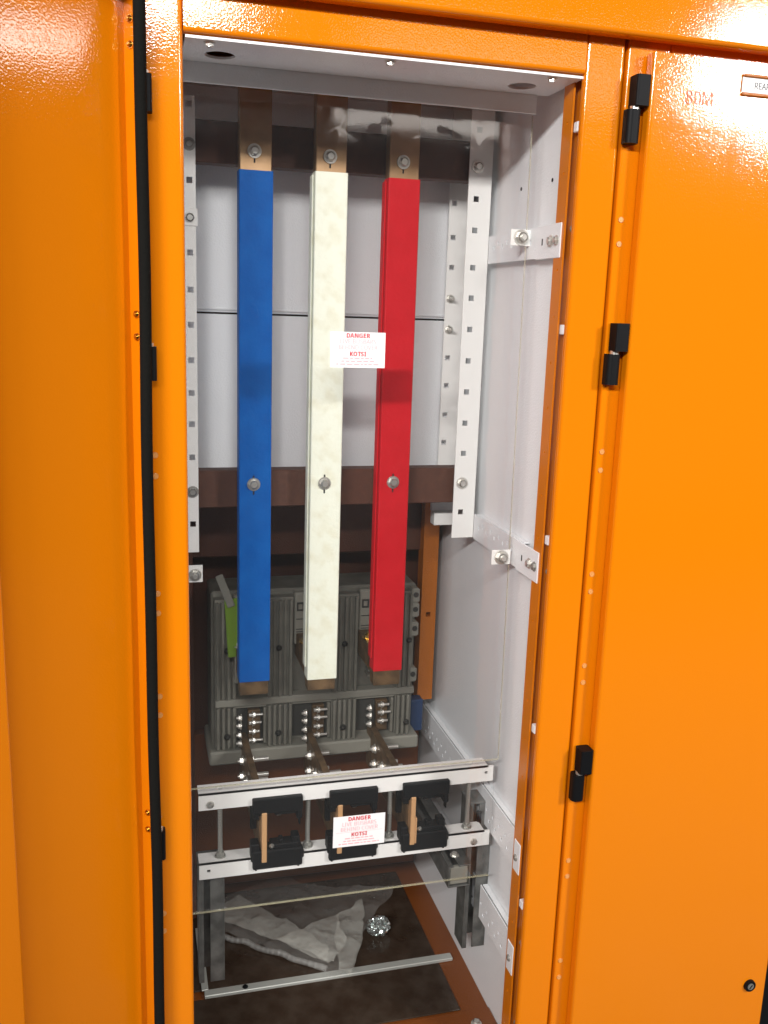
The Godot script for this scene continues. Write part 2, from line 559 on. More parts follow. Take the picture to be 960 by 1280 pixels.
	for i in steps + 1:
		var y := mid - hgt / 2 + hgt * i / steps
		var wob := sin(i * 0.45) * 0.0007 + sin(i * 0.17 + 1.0) * 0.0011
		var o := fold + n * (0.0195) + d * (0.004 + wob) + Vector3(0, y, 0)
		var ring: Array = []
		for k in 12:
			var t := TAU * k / 12
			ring.append([o + n * (0.0052 + 0.0054 * cos(t)) + d * 0.0085 * sin(t), n * cos(t) + d * sin(t)])
		if i > 0:
			for k in 12:
				var k2: int = (k + 1) % 12
				tri(g, prev[k][0], prev[k2][0], ring[k2][0], prev[k][1], prev[k2][1], ring[k2][1])
				tri(g, prev[k][0], ring[k2][0], ring[k][0], prev[k][1], ring[k2][1], ring[k][1])
		prev = ring
	obj("gasket", g, M.foam, door)
	for y in [1.852, 1.826, 1.535, 1.509, 0.896, 0.872]:
		var rv := mb()
		var q := fold + n * 0.0105 + d * 0.0013 + Vector3(0, y, 0)
		tube(rv, q, q + d * 0.0018, 0.0045, 0.0042, 16)
		tube(rv, q + d * 0.0018, q + d * 0.0045, 0.0036, 0.0012, 16)
		obj("rivet", rv, M.brass, door)
	for y in [1.80, 1.50, 0.868]:
		var up := mb()
		rbar(up, Transform3D(Basis.IDENTITY, Vector3(-0.0475, y + 0.02, 0.012)), 0.012, 0.016, 0.038, 0.004)
		var hg := obj("hinge", up, M.black, c)
		var lo := mb()
		rbar(lo, Transform3D(Basis.IDENTITY, Vector3(-0.0425, y - 0.022, 0.011)), 0.014, 0.018, 0.04, 0.005)
		obj("lower_leaf", lo, M.black, hg)
		var pin := mb()
		tube(pin, Vector3(-0.044, y - 0.003, 0.012), Vector3(-0.044, y + 0.002, 0.012), 0.0055, 0.0055, 16)
		obj("pin", pin, M.zinc, hg)

# ---------------------------------------------------------------- the closed cabinet beside it
func closed_cabinet() -> void:
	var c := thing("closed_cabinet", "orange cabinet on the right with its door shut", "cabinet", Vector3(0.558, 0, 0))
	rpart("left_stile", c, M.orange, 0.0, 0.06, 0.08, 1.94, -0.02, 0.0, 0.003)
	part("top_rail", c, M.orange, 0.0605, 0.6, 1.83, 1.94, -0.02, -0.001, 0.002)
	part("side_panel", c, M.orange_primer, -0.0025, -0.001, 0.08, 1.94, -0.62, -0.03, 0.0)
	part("right_stile", c, M.black, 0.3, 0.6, 0.08, 1.94, -0.03, -0.022, 0.0)
	part("cabinet_shell", c, M.orange_primer, 0.0, 0.6, 0.08, 1.94, -0.62, -0.034, 0.001)
	var st := mb()
	rbar(st, Transform3D(Basis.IDENTITY, Vector3(0.2025, 1.01, 0.012)), 0.357, 0.02, 1.738, 0.005)
	var door := obj("door", st, M.orange, c, "shut orange door with gloss paint")
	# nameplate with its holder
	var np := mb()
	rng(np, 0.156, 0.236, 1.842, 1.8605, 0.022, 0.0235, 0.0004)
	var plate := obj("nameplate", np, M.sticker, door, "small white nameplate reading REAR")
	part("holder", plate, M.orange_matt, 0.154, 0.238, 1.8608, 1.8645, 0.022, 0.0265, 0.001)
	part("holder", plate, M.orange_matt, 0.154, 0.238, 1.838, 1.8417, 0.022, 0.0265, 0.001)
	part("holder", plate, M.dull_zinc, 0.1535, 0.1556, 1.8419, 1.8606, 0.022, 0.0245, 0.0004)
	text("lettering", "REAR", 0.0075, Vector3(0.184, 1.851, 0.0237), M.ink_grey, plate, false)
	text("marking", "80M", 0.0155, Vector3(0.094, 1.829, 0.0222), M.ink_orange, door, false)
	# quarter turn lock low on the door
	var lk := mb()
	tube(lk, Vector3(0.347, 0.471, 0.022), Vector3(0.347, 0.471, 0.0265), 0.0105, 0.0098, 28)
	var lock := obj("lock", lk, M.black, door)
	var ins := mb()
	tube(ins, Vector3(0.347, 0.471, 0.0265), Vector3(0.347, 0.471, 0.0275), 0.0058, 0.0055, 20)
	obj("lock_insert", ins, M.dull_zinc, lock)
	var slot := mb()
	bx(slot, Vector3(0.347, 0.471, 0.0277), Vector3(0.0022, 0.008, 0.0008), 0.0, Basis(Vector3(0, 0, 1), -0.6))
	obj("key_slot", slot, M.black_hole, lock)
	for y in [1.812, 1.503, 0.886]:
		var up := mb()
		rbar(up, Transform3D(Basis.IDENTITY, Vector3(0.0125, y + 0.0205, 0.013)), 0.0195, 0.022, 0.037, 0.003)
		var hg := obj("hinge", up, M.black, c)
		var lo := mb()
		rbar(lo, Transform3D(Basis.IDENTITY, Vector3(0.0055, y - 0.0225, 0.0105)), 0.0195, 0.0195, 0.041, 0.007)
		obj("lower_leaf", lo, M.black, hg)
		var pin := mb()
		tube(pin, Vector3(0.008, y - 0.0025, 0.012), Vector3(0.008, y + 0.0025, 0.012), 0.0062, 0.0062, 18)
		obj("pin", pin, M.zinc, hg)
	for y in [1.676, 1.645, 1.366, 1.34, 1.189, 1.163, 1.05, 1.024, 0.733, 0.706, 0.558, 0.528]:
		var pl := mb()
		tube(pl, Vector3(0.0078, y, -0.0004), Vector3(0.0078, y, 0.0012), 0.0041, 0.0035, 16)
		tube(pl, Vector3(0.0078, y, 0.0012), Vector3(0.0078, y, 0.0015), 0.0016, 0.0014, 10)
		obj("hole_plug", pl, M.plug, c)

# ---------------------------------------------------------------- white strips with square holes
func strip(called: String, label: String, x0: float, x1: float, y0: float, y1: float, z: float, hx: float, ys: Array, flange: float) -> Node3D:
	var t := thing(called, label, "mounting strip", Vector3(x0, y0, z), "white mounting strips with square holes")
	var hs: Array = []
	for y in ys:
		hs.append(sq(hx - x0, y - y0, 0.0088))
	var st := mb()
	perf(st, Vector3.ZERO, Vector3(1, 0, 0), Vector3(0, 1, 0), x1 - x0, y1 - y0, 0.002, hs)
	obj("face", st, M.white_bar, t)
	if flange > 0.0:
		part("side_flange", t, M.white_bar, x1 - x0 - 0.002, x1 - x0, 0.0, y1 - y0, -flange, -0.0022, 0.0004)
	return t

func mounting_strips() -> void:
	var a := strip("mounting_strip", "white perforated strip nearer the right wall, hanging longest on that side", 0.459, 0.4975, 1.172, 1.9, -0.304, 0.473, [1.831, 1.727, 1.679, 1.621, 1.573, 1.523, 1.472, 1.421, 1.369, 1.318, 1.217], 0.03)
	for y in [1.776, 1.267]:
		bolt(a, Vector3(0.473 - 0.459, y - 1.172, 0.0), Vector3(0, 0, 1), 0.0075, M.zinc, 0.9)
	var b := strip("mounting_strip", "white perforated strip at the rear right, partly behind the nearer strip", 0.458, 0.492, 1.224, 1.9, -0.392, 0.467, [1.729, 1.673, 1.624, 1.472, 1.424, 1.373, 1.324, 1.275], 0.0)
	for y in [1.572, 1.52]:
		bolt(b, Vector3(0.467 - 0.458, y - 1.224, 0.0), Vector3(0, 0, 1), 0.0056, M.zinc, 1.0, 0.012)
	part("foot_block", b, M.white_bar, -0.003, 0.036, -0.05, -0.0275, -0.02, 0.002, 0.001)
	part("foot_block", b, M.white, -0.003, 0.036, -0.027, -0.001, -0.024, -0.014, 0.001)
	var c := strip("mounting_strip", "white perforated strip along the left edge of the opening", -0.002, 0.0335, 1.162, 1.843, -0.304, 0.0245, [1.832, 1.727, 1.624, 1.57, 1.518, 1.465, 1.415, 1.367, 1.315, 1.208], 0.0)
	for y in [1.777, 1.674, 1.26]:
		bolt(c, Vector3(0.0245 + 0.002, y - 1.162, 0.0), Vector3(0, 0, 1), 0.007, M.dull_zinc, 0.9)
	part("corner_tab", c, M.white_bar, 0.004, 0.038, 0.5, 0.525, 0.0002, 0.002, 0.0006)
	var tab := thing("corner_bracket", "small white bracket with a bolt below the left perforated strip", "bracket", Vector3(0.012, 1.12, -0.29))
	part("plate", tab, M.white_bar, 0.0, 0.026, -0.004, 0.024, -0.003, 0.0, 0.0006)
	bolt(tab, Vector3(0.014, 0.008, 0.0), Vector3(0, 0, 1), 0.0075, M.zinc, 1.0, 0.006)

# ---------------------------------------------------------------- brackets on the right wall
func wall_brackets() -> void:
	for k in 2:
		var y: float = [1.628, 1.170][k]
		var t := thing("wall_bracket", ["white perforated bracket high on the right inner wall", "white perforated bracket halfway down the right inner wall"][k], "bracket", Vector3(0.499, y, -0.03), "perforated brackets on the right wall")
		var hs: Array = []
		for i in 9:
			hs.append(Rect2(0.104 + i * 0.018, 0.02 + (i % 2) * 0.006, 0.0045, 0.007))
		var st := mb()
		perf(st, Vector3(0, 0, -0.07), Vector3(0, 0, -1), Vector3(0, 1, 0), 0.205, 0.043, 0.002, [] )
		st = mb()
		for i in hs.size():
			hs[i].position.x -= 0.07
		perf(st, Vector3(0.001, 0, -0.07), Vector3(0, 0, -1), Vector3(0, 1, 0), 0.203, 0.043, 0.002, hs)
		rng(st, 0.0032, 0.0125, 0.0405, 0.043, -0.273, -0.07, 0.0004)
		obj("rail", st, M.white, t)
		part("end_plate", t, M.white, -0.003, -0.0003, -0.002, 0.044, -0.082, -0.003, 0.0008)
		bolt(t, Vector3(-0.003, 0.021, -0.032), Vector3(-1, 0, 0), 0.0062, M.zinc, 0.9)
		bolt(t, Vector3(-0.003, 0.021, -0.014), Vector3(-1, 0, 0), 0.0055, M.dull_zinc if k == 1 else M.zinc, 0.8)
		part("slot", t, M.black_hole, -0.0034, -0.0028, 0.017, 0.026, -0.062, -0.059, 0.0)

# ---------------------------------------------------------------- busbars and their supports
func busbars() -> void:
	for k in 2:
		var y: float = [1.755, 1.231][k]
		var t := thing("busbar_support", ["dark brown insulating bar behind the copper tops of the busbars", "dark brown insulating bar behind the lower bolts of the busbars"][k], "insulating bar", Vector3(0.03, y, -0.35), "insulating bars behind the busbars")
		part("bar", t, M.bakelite, -0.028, 0.448, 0.0, 0.06, 0.0, 0.032, 0.0012)
		for x in [0.0895, 0.203, 0.318]:
			part("spacer", t, M.bakelite, x - 0.014, x + 0.014, 0.008, 0.052, 0.0322, 0.0388, 0.0)
	var cols := ["blue", "cream", "red"]
	var xs := [0.1193, 0.2325, 0.3465]
	for k in 3:
		var t := thing("busbar", ["blue sleeved vertical copper busbar, left of the three", "cream white sleeved vertical busbar in the middle with grimy edges", "red sleeved vertical busbar on the right"][k], "busbar", Vector3(xs[k], 0.92, -0.296), "phase busbars hanging in the cabinet")
		part("copper_foot", t, M.old_copper, -0.0235, 0.0235, 0.0, 0.0995, -0.0125, 0.0125, 0.0012)
		part("copper_bar", t, M.copper, -0.0235, 0.0235, 0.1, 1.0, -0.0125, 0.0125, 0.0012)
		var top: float = [0.824, 0.829, 0.827][k]
		var foot: float = [0.0245, 0.0205, 0.0275][k]
		var st := mb()
		rbar(st, Transform3D(Basis.IDENTITY, Vector3(0.0005, (top + foot) / 2, 0.0005)), 0.0505, 0.0295, top - foot, 0.0022)
		var sl := obj("sleeve", st, M[cols[k]], t)
		# the lapped rear edge of the sleeve stands out to the left
		if k > 0:
			part("sleeve_lap", sl, M[cols[k]], -0.0278, -0.0252, foot + 0.02, top - 0.004, -0.013, 0.006, 0.0008)
		for y in [0.851, 0.355]:
			var front := 0.0155 if y < 0.8 else 0.0128
			bolt(t, Vector3(-0.002, y, front), Vector3(0, 0, 1), 0.0078, M.zinc, 0.9)
			part("slot", t, M.black_hole, -0.0032, -0.0008, y - 0.0165, y - 0.009, front - 0.0006, front + 0.0003, 0.0)
			if y < 0.8:
				part("slot", t, M.black_hole, -0.0032, -0.0008, y + 0.009, y + 0.014, front - 0.0006, front + 0.0003, 0.0)

# ---------------------------------------------------------------- acrylic covers with their stickers
func covers() -> void:
	var up := thing("clear_cover", "large clear acrylic sheet over the three coloured busbars", "acrylic cover", Vector3(0.247, 1.33, -0.136), "clear acrylic covers")
	up.rotation_degrees.x = -1.2
	part("sheet", up, M.acrylic, -0.246, 0.246, -0.483, 0.495, -0.0015, 0.0015, 0.0)
	part("cut_edge", up, M.acrylic_edge, -0.246, 0.246, -0.4845, -0.4832, -0.0016, 0.0016, 0.0)
	part("cut_edge", up, M.acrylic_edge, 0.2462, 0.2468, -0.483, 0.495, -0.0015, 0.0015, 0.0)
	for p in [Vector3(0.237, 0.328, 0.002), Vector3(0.232, -0.147, 0.002)]:
		var w := mb()
		rng(w, p.x - 0.0155, p.x + 0.0155, p.y - 0.0115, p.y + 0.0115, 0.0016, 0.004, 0.0006)
		var cl := obj("square_washer", w, M.white_bar, up)
		bolt(cl, Vector3(p.x, p.y, 0.004), Vector3(0, 0, 1), 0.0085, M.zinc, 1.1, 0.004)
	var lo := thing("clear_cover", "shallow clear acrylic sheet in front of the white clamp bars", "acrylic cover", Vector3(0.247, 0.737, -0.136), "clear acrylic covers")
	part("sheet", lo, M.acrylic, -0.246, 0.246, -0.105, 0.105, -0.0015, 0.0015, 0.0)
	part("cut_edge", lo, M.acrylic_edge, -0.246, 0.246, -0.1066, -0.1052, -0.0016, 0.0016, 0.0)
	sticker("white danger sticker with red print between the white and red busbars", Vector3(0.2448, 1.493, -0.134), 0.0795, 0.0495, 0.0)
	sticker("white danger sticker with red print over the middle black clamp block", Vector3(0.2672, 0.7425, -0.134), 0.084, 0.053, -0.006)

func sticker(label: String, at: Vector3, w: float, h: float, turn: float) -> void:
	var t := thing("danger_sticker", label, "sticker", at, "danger stickers on the acrylic")
	t.rotation.z = turn
	part("backing", t, M.sticker, -w / 2, w / 2, -h / 2, h / 2, 0.0, 0.0005, 0.0)
	var z := 0.0008
	text("lettering", "DANGER", h * 0.125, Vector3(0, h * 0.40, z), M.ink_red, t)
	text("lettering", "LIVE BUSBARS", h * 0.12, Vector3(0, h * 0.235, z), M.ink_pink, t, false)
	text("lettering", "BEHIND COVER", h * 0.12, Vector3(0, h * 0.07, z), M.ink_pink, t, false)
	part("rule", t, M.ink_pink, -w * 0.45, w * 0.45, -h * 0.032, -h * 0.025, 0.0005, 0.0007, 0.0)
	text("lettering", "KOTSI", h * 0.125, Vector3(0, -h * 0.115, z), M.ink_red, t)
	# rows of small print too fine to read: word shaped strokes
	var rs := RandomNumberGenerator.new()
	rs.seed = 4
	for row in 3:
		var st := mb()
		var half: float = w * [0.27, 0.3, 0.39][row]
		var x := -half
		while x < half:
			var l := rs.randf_range(0.003, 0.009)
			rng(st, x, minf(x + l, half), -h * (0.235 + 0.085 * row) - h * 0.018, -h * (0.235 + 0.085 * row) + h * 0.018, 0.0005, 0.0007, 0.0)
			x += l + 0.0018
		obj("small_print", st, M.ink_pink, t)

# ---------------------------------------------------------------- the breaker
func breaker() -> void:
	var t := thing("circuit_breaker", "grey ribbed three pole circuit breaker at the back behind the busbars", "circuit breaker", Vector3(0.0, 0.74, -0.40))
	part("body", t, M.shell, 0.062, 0.44, 0.02, 0.315, -0.12, -0.032, 0.004)
	part("base_ledge", t, M.shell_pale, 0.055, 0.445, 0.0, 0.026, -0.12, 0.004, 0.003)
	part("middle_ledge", t, M.shell_pale, 0.066, 0.436, 0.106, 0.120, -0.03, -0.006, 0.002)
	# ribs between the poles, above and below
	for g in [[0.068, 4], [0.160, 5], [0.280, 5], [0.402, 3]]:
		for i in g[1]:
			var x: float = g[0] + i * 0.0095
			part("rib", t, M.shell, x, x + 0.0055, 0.027, 0.1055, -0.031, -0.002, 0.001)
		for i in g[1]:
			var x: float = g[0] + i * 0.0095
			part("rib", t, M.shell, x, x + 0.0055, 0.121, 0.302, -0.031, -0.003 - 0.004 * (i % 2), 0.001)
		var sc: float = g[0] + 0.019
		screw(t, Vector3(sc, 0.052, -0.002), Vector3(0, 0, 1), 0.006, M.shell_dark)
		screw(t, Vector3(sc, 0.215, -0.002), Vector3(0, 0, 1), 0.0055, M.shell_dark)
	# the pale pole faces with a square frame and slots
	for x in [0.1, 0.208, 0.328]:
		var f := part("pole_face", t, M.shell_pale, x, x + 0.05, 0.215, 0.312, -0.031, -0.014, 0.002)
		var fr := mb()
		perf(fr, Vector3(x + 0.004, 0.278, -0.0125), Vector3(1, 0, 0), Vector3(0, 1, 0), 0.013, 0.016, 0.0015, [Rect2(0.0028, 0.003, 0.0075, 0.010)])
		obj("square_frame", fr, M.shell_dark, f)
		for y in [0.262, 0.243, 0.238, 0.226]:
			part("slot", f, M.shell_dark, x + 0.003, x + 0.021, y, y + 0.0016, -0.0145, -0.0132, 0.0)
	# louvre fins on the flank and the bored corner lugs
	for i in 6:
		part("fin", t, M.shell, 0.345 + i * 0.001, 0.402, 0.145 + i * 0.009, 0.1495 + i * 0.009, -0.031, -0.008 - i * 0.002, 0.0006)
	for y in [0.145, 0.235, 0.272, 0.30]:
		part("corner_lug", t, M.shell_pale, 0.424, 0.44, y - 0.016, y + 0.012, -0.0305, -0.006, 0.003)
		var hole := mb()
		tube(hole, Vector3(0.432, y, -0.0062), Vector3(0.432, y, -0.0052), 0.0052, 0.005, 16)
		obj("bore", hole, M.shell_dark, t)
	for g in [[0.066, 0.104], [0.158, 0.206], [0.278, 0.326], [0.400, 0.426]]:
		part("rib_bed", t, M.shell, g[0], g[1], 0.0265, 0.306, -0.0315, -0.011, 0.001)
	# terminals: dark recess, copper connector to the busbar, stacked studs
	var xs := [0.1193, 0.2375, 0.3585]
	for k in 3:
		var x: float = xs[k]
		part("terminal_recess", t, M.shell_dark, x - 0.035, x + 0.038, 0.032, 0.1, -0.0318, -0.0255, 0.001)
		part("recess_frame", t, M.shell_pale, x - 0.038, x + 0.041, 0.1005, 0.1055, -0.031, -0.012, 0.001)
		part("recess_frame", t, M.shell, x + 0.033, x + 0.039, 0.031, 0.1, -0.0245, -0.008, 0.001)
		var bx_: float = [0.1193, 0.2325, 0.3465][k]
		var con := part("connector", t, M.old_copper, bx_ - 0.021, bx_ + 0.021, 0.192, 0.236, -0.031, 0.09, 0.0015)
		bolt(con, Vector3(bx_ - 0.013, 0.236, 0.035), Vector3(0, 1, 0), 0.0085, M.brass if k > 0 else M.zinc, 1.1, 0.004)
		part("terminal_pad", t, M.old_copper, x + 0.006, x + 0.028, 0.035, 0.095, -0.025, -0.012, 0.001)
		for y in [0.092, 0.077, 0.060, 0.043]:
			if k == 2 and y < 0.05:
				continue
			var s := mb()
			bolt_shape(s, Vector3(x + 0.012, y, 0.001), Vector3(1, 0, 0), 0.005, 1.2, 0.010 + 0.004 * sin(y * 900.0 + k))
			tube(s, Vector3(x + 0.006, y, 0.001), Vector3(x + 0.012, y, 0.001), 0.0035, 0.0035, 12)
			obj("stud", s, M.zinc, t)
			var h := mb()
			bolt_shape(h, Vector3(x - 0.0085, y - 0.003, 0.004), Vector3(-1, 0.12 * sin(y * 500.0 + k), 0.1), 0.0054, 1.2, 0.003)
			obj("hex_nut", h, M.zinc, t)
	# odd pieces beside it
	part("blue_duct", t, M.deep_blue, 0.4425, 0.468, 0.01, 0.075, -0.07, -0.045, 0.002, "dark blue piece beside the right end")
	var gs := thing("earth_strap", "yellow green strap hanging beside the breaker left of the blue busbar", "strap", Vector3(0.085, 0.98, -0.365))
	var s1 := mb()
	bx(s1, Vector3(0.012, 0.03, 0), Vector3(0.03, 0.105, 0.006), 0.002, Basis(Vector3(0, 0, 1), 0.06))
	obj("strap", s1, M.green, gs)
	var s2 := mb()
	bx(s2, Vector3(-0.005, 0.098, 0.006), Vector3(0.013, 0.06, 0.003), 0.001, Basis(Vector3(0, 0, 1), 0.36))
	obj("grey_tail", s2, M.shell_pale, gs)
	var s3 := mb()
	bx(s3, Vector3(0.02, -0.045, 0.003), Vector3(0.018, 0.05, 0.004), 0.002)
	obj("pale_end", s3, M.shell_pale, gs)

# ---------------------------------------------------------------- the white clamp frame and the copper blades
func clamp_frame() -> void:
	var t := thing("clamp_frame", "pair of white angle bars joined by rods and holding black blocks", "busbar clamp", Vector3(0.0, 0.68, -0.147))
	for k in 2:
		var y: float = [0.117, 0.0][k]
		var hs: Array = []
		var st := mb()
		perf(st, Vector3(0.0185, y, 0), Vector3(1, 0, 0), Vector3(0, 1, 0), 0.477, 0.027, 0.0025, [Rect2(0.012, 0.011, 0.005, 0.005)] if k == 1 else [Rect2(0.462, 0.013, 0.005, 0.005)])
		for x in [0.052, 0.190, 0.325, 0.460]:
			hs.append(sq(x - 0.0185, 0.014, 0.006))
		perf(st, Vector3(0.0185, y + 0.027, 0.0), Vector3(1, 0, 0), Vector3(0, 0, -1), 0.468, 0.03, 0.0025, hs if k == 0 else [])
		var bar := obj("angle_bar", st, M.white_bar, t)
		screw(bar, Vector3(0.036 if k == 0 else 0.468, y + 0.009, 0.0), Vector3(0, 0, 1), 0.0062, M.zinc)
	for x in [0.052, 0.190, 0.325, 0.460]:
		var r := mb()
		tube(r, Vector3(x, 0.026, -0.016), Vector3(x, 0.141, -0.016), 0.0034, 0.0034, 14)
		for i in 22:
			tube(r, Vector3(x, 0.034 + i * 0.0048, -0.016), Vector3(x, 0.0362 + i * 0.0048, -0.016), 0.0038, 0.0038, 14)
		var rod := obj("threaded_rod", r, M.dull_zinc, t)
		var nut := mb()
		tube(nut, Vector3(x, 0.0272, -0.016), Vector3(x, 0.0292, -0.016), 0.0085, 0.0085, 20)
		tube(nut, Vector3(x, 0.0292, -0.016), Vector3(x, 0.0352, -0.016), 0.0066, 0.0066, 6, true)
		obj("nut", nut, M.dull_zinc, rod)
	var xs := [0.1385, 0.2595, 0.3795]
	for k in 3:
		var x: float = xs[k]
		# upper block: cap, two legs; lower block: body, shoulders, two pegs
		var u := mb()
		rng(u, x - 0.039, x + 0.039, 0.1045, 0.1295, -0.02, 0.008, 0.0015)
		rng(u, x - 0.038, x - 0.029, 0.094, 0.105, -0.018, 0.005, 0.001)
		rng(u, x - 0.029, x - 0.016, 0.099, 0.105, -0.018, 0.003, 0.001)
		rng(u, x - 0.004, x + 0.030, 0.097, 0.105, -0.02, 0.001, 0.001)
		rng(u, x + 0.030, x + 0.0385, 0.090, 0.105, -0.012, 0.006, 0.001)
		rng(u, x + 0.034, x + 0.0365, 0.078, 0.0905, -0.006, 0.003, 0.0006)
		rng(u, x - 0.037, x - 0.027, 0.055, 0.094, -0.045, -0.036, 0.001)
		obj("upper_block", u, M.black, t)
		var l := mb()
		rng(l, x - 0.0385, x + 0.0395, 0.010, 0.041, -0.02, 0.008, 0.0018)
		rng(l, x - 0.041, x - 0.028, 0.022, 0.0525, -0.016, 0.005, 0.0015)
		rng(l, x - 0.010, x + 0.034, 0.040, 0.0485, -0.018, 0.004, 0.0015)
		rng(l, x + 0.004, x + 0.010, 0.048, 0.054, -0.014, 0.0, 0.001)
		rng(l, x + 0.024, x + 0.036, 0.040, 0.0575, -0.018, 0.002, 0.0015)
		rng(l, x + 0.036, x + 0.0425, 0.020, 0.034, -0.015, 0.004, 0.0015)
		rng(l, x - 0.035, x - 0.032, 0.007, 0.0105, 0.001, 0.005, 0.0005)
		rng(l, x + 0.032, x + 0.035, 0.007, 0.0105, 0.001, 0.005, 0.0005)
		obj("lower_block", l, M.black, t)
		screw(t, Vector3(x + 0.003, 0.113 - 0.0135, -0.003), Vector3(0, 0, 1), 0.0055, M.zinc)
		screw(t, Vector3(x - 0.009, 0.047, 0.0045), Vector3(0, 0, 1), 0.0042, M.zinc)
	var bl := [0.1175, 0.237, 0.3575]
	for k in 3:
		var x: float = bl[k]
		var b := thing("copper_blade", ["flat copper bar on edge under the blue busbar", "flat copper bar on edge under the white busbar", "flat copper bar on edge under the red busbar"][k], "copper bar", Vector3(x, 0.704, -0.137), "copper bars running from the breaker to the clamp")
		part("bar", b, M.old_copper, -0.006, 0.006, 0.0, 0.083, -0.29, -0.016, 0.0008)
		part("bare_end", b, M.bright_copper, -0.004, 0.004, -0.0015, 0.083, -0.016, 0.0, 0.001)
		if k == 2:
			part("second_bar", b, M.bright_copper, 0.0042, 0.0075, 0.0, 0.045, -0.02, -0.0015, 0.0006)
		for z in [-0.225, -0.165, -0.085]:
			for y in ([0.052] if z > -0.2 else [0.06, 0.03]):
				bolt(b, Vector3(-0.006, y, z + 0.004 * sin(k * 5.0 + z * 70.0)), Vector3(-1, 0.05 * sin(k + z * 90.0), 0.0), 0.0068, M.zinc, 1.2, 0.003, "hex_bolt")
				var st := mb()
				tube(st, Vector3(0.0058, y, z), Vector3(0.0074, y, z), 0.0085, 0.0085, 20)
				tube(st, Vector3(0.0052, y, z), Vector3(0.0115, y, z), 0.0072, 0.0072, 6, true)
				tube(st, Vector3(0.0115, y, z), Vector3(0.033 + 0.005 * sin(k * 3.0 + z * 50.0), y, z), 0.0042, 0.004, 14)
				obj("bolt_end", st, M.zinc, b)

# ---------------------------------------------------------------- galvanised channels
func channel(st: SurfaceTool, xf: Transform3D, w: float, d: float, length: float) -> void:
	# open towards local +z, length along local y from 0
	var tk := 0.0025
	var lip := [0.008, w - 0.008 - 0.010]
	for e in [[0.0, w, -d, -d + tk], [0.0, tk, -d + tk, 0.0], [w - tk, w, -d + tk, 0.0], [tk, lip[0], -tk, 0.0], [w - lip[1], w - tk, -tk, 0.0]]:
		bx(st, xf * Vector3((e[0] + e[1]) / 2, length / 2, (e[2] + e[3]) / 2), Vector3(e[1] - e[0], length, e[3] - e[2]), 0.0004, xf.basis)

func struts() -> void:
	var a := thing("steel_channel", "upright grey steel channel beside the right wall below the clamp", "steel channel", Vector3(0.470, 0.463, -0.178), "grey steel channels carrying the clamp")
	var st := mb()
	channel(st, Transform3D.IDENTITY, 0.041, 0.04, 0.275)
	obj("profile", st, M.galvanised, a)
	part("top_cap", a, M.galvanised, -0.001, 0.0415, 0.2755, 0.2795, -0.042, 0.001, 0.001)
	part("clip", a, M.black, 0.014, 0.021, 0.238, 0.262, -0.004, 0.004, 0.001)
	var b := thing("steel_channel", "level grey steel channel running back from under the clamp", "steel channel", Vector3(0.430, 0.602, -0.155), "grey steel channels carrying the clamp")
	st = mb()
	channel(st, Transform3D(Basis(Vector3(1, 0, 0), Vector3(0, 0, -1), Vector3(0, 1, 0)), Vector3(0, 0.04, 0)), 0.039, 0.04, 0.33)
	obj("profile", st, M.galvanised, b)
	part("end_plug", b, M.shell_pale, 0.0027, 0.0363, 0.003, 0.036, -0.012, -0.003, 0.002, "pale yellow plug in the open end")
	bolt(b, Vector3(0.02, 0.0405, -0.03), Vector3(0, 1, 0), 0.006, M.zinc, 1.0)
	var c := thing("steel_channel", "upright grey steel channel in the dark left corner below the clamp", "steel channel", Vector3(0.02, 0.463, -0.19), "grey steel channels carrying the clamp")
	st = mb()
	channel(st, Transform3D.IDENTITY, 0.041, 0.04, 0.21)
	obj("profile", st, M.galvanised, c)
	part("top_cap", c, M.galvanised, -0.001, 0.0415, 0.2105, 0.2145, -0.042, 0.001, 0.001)

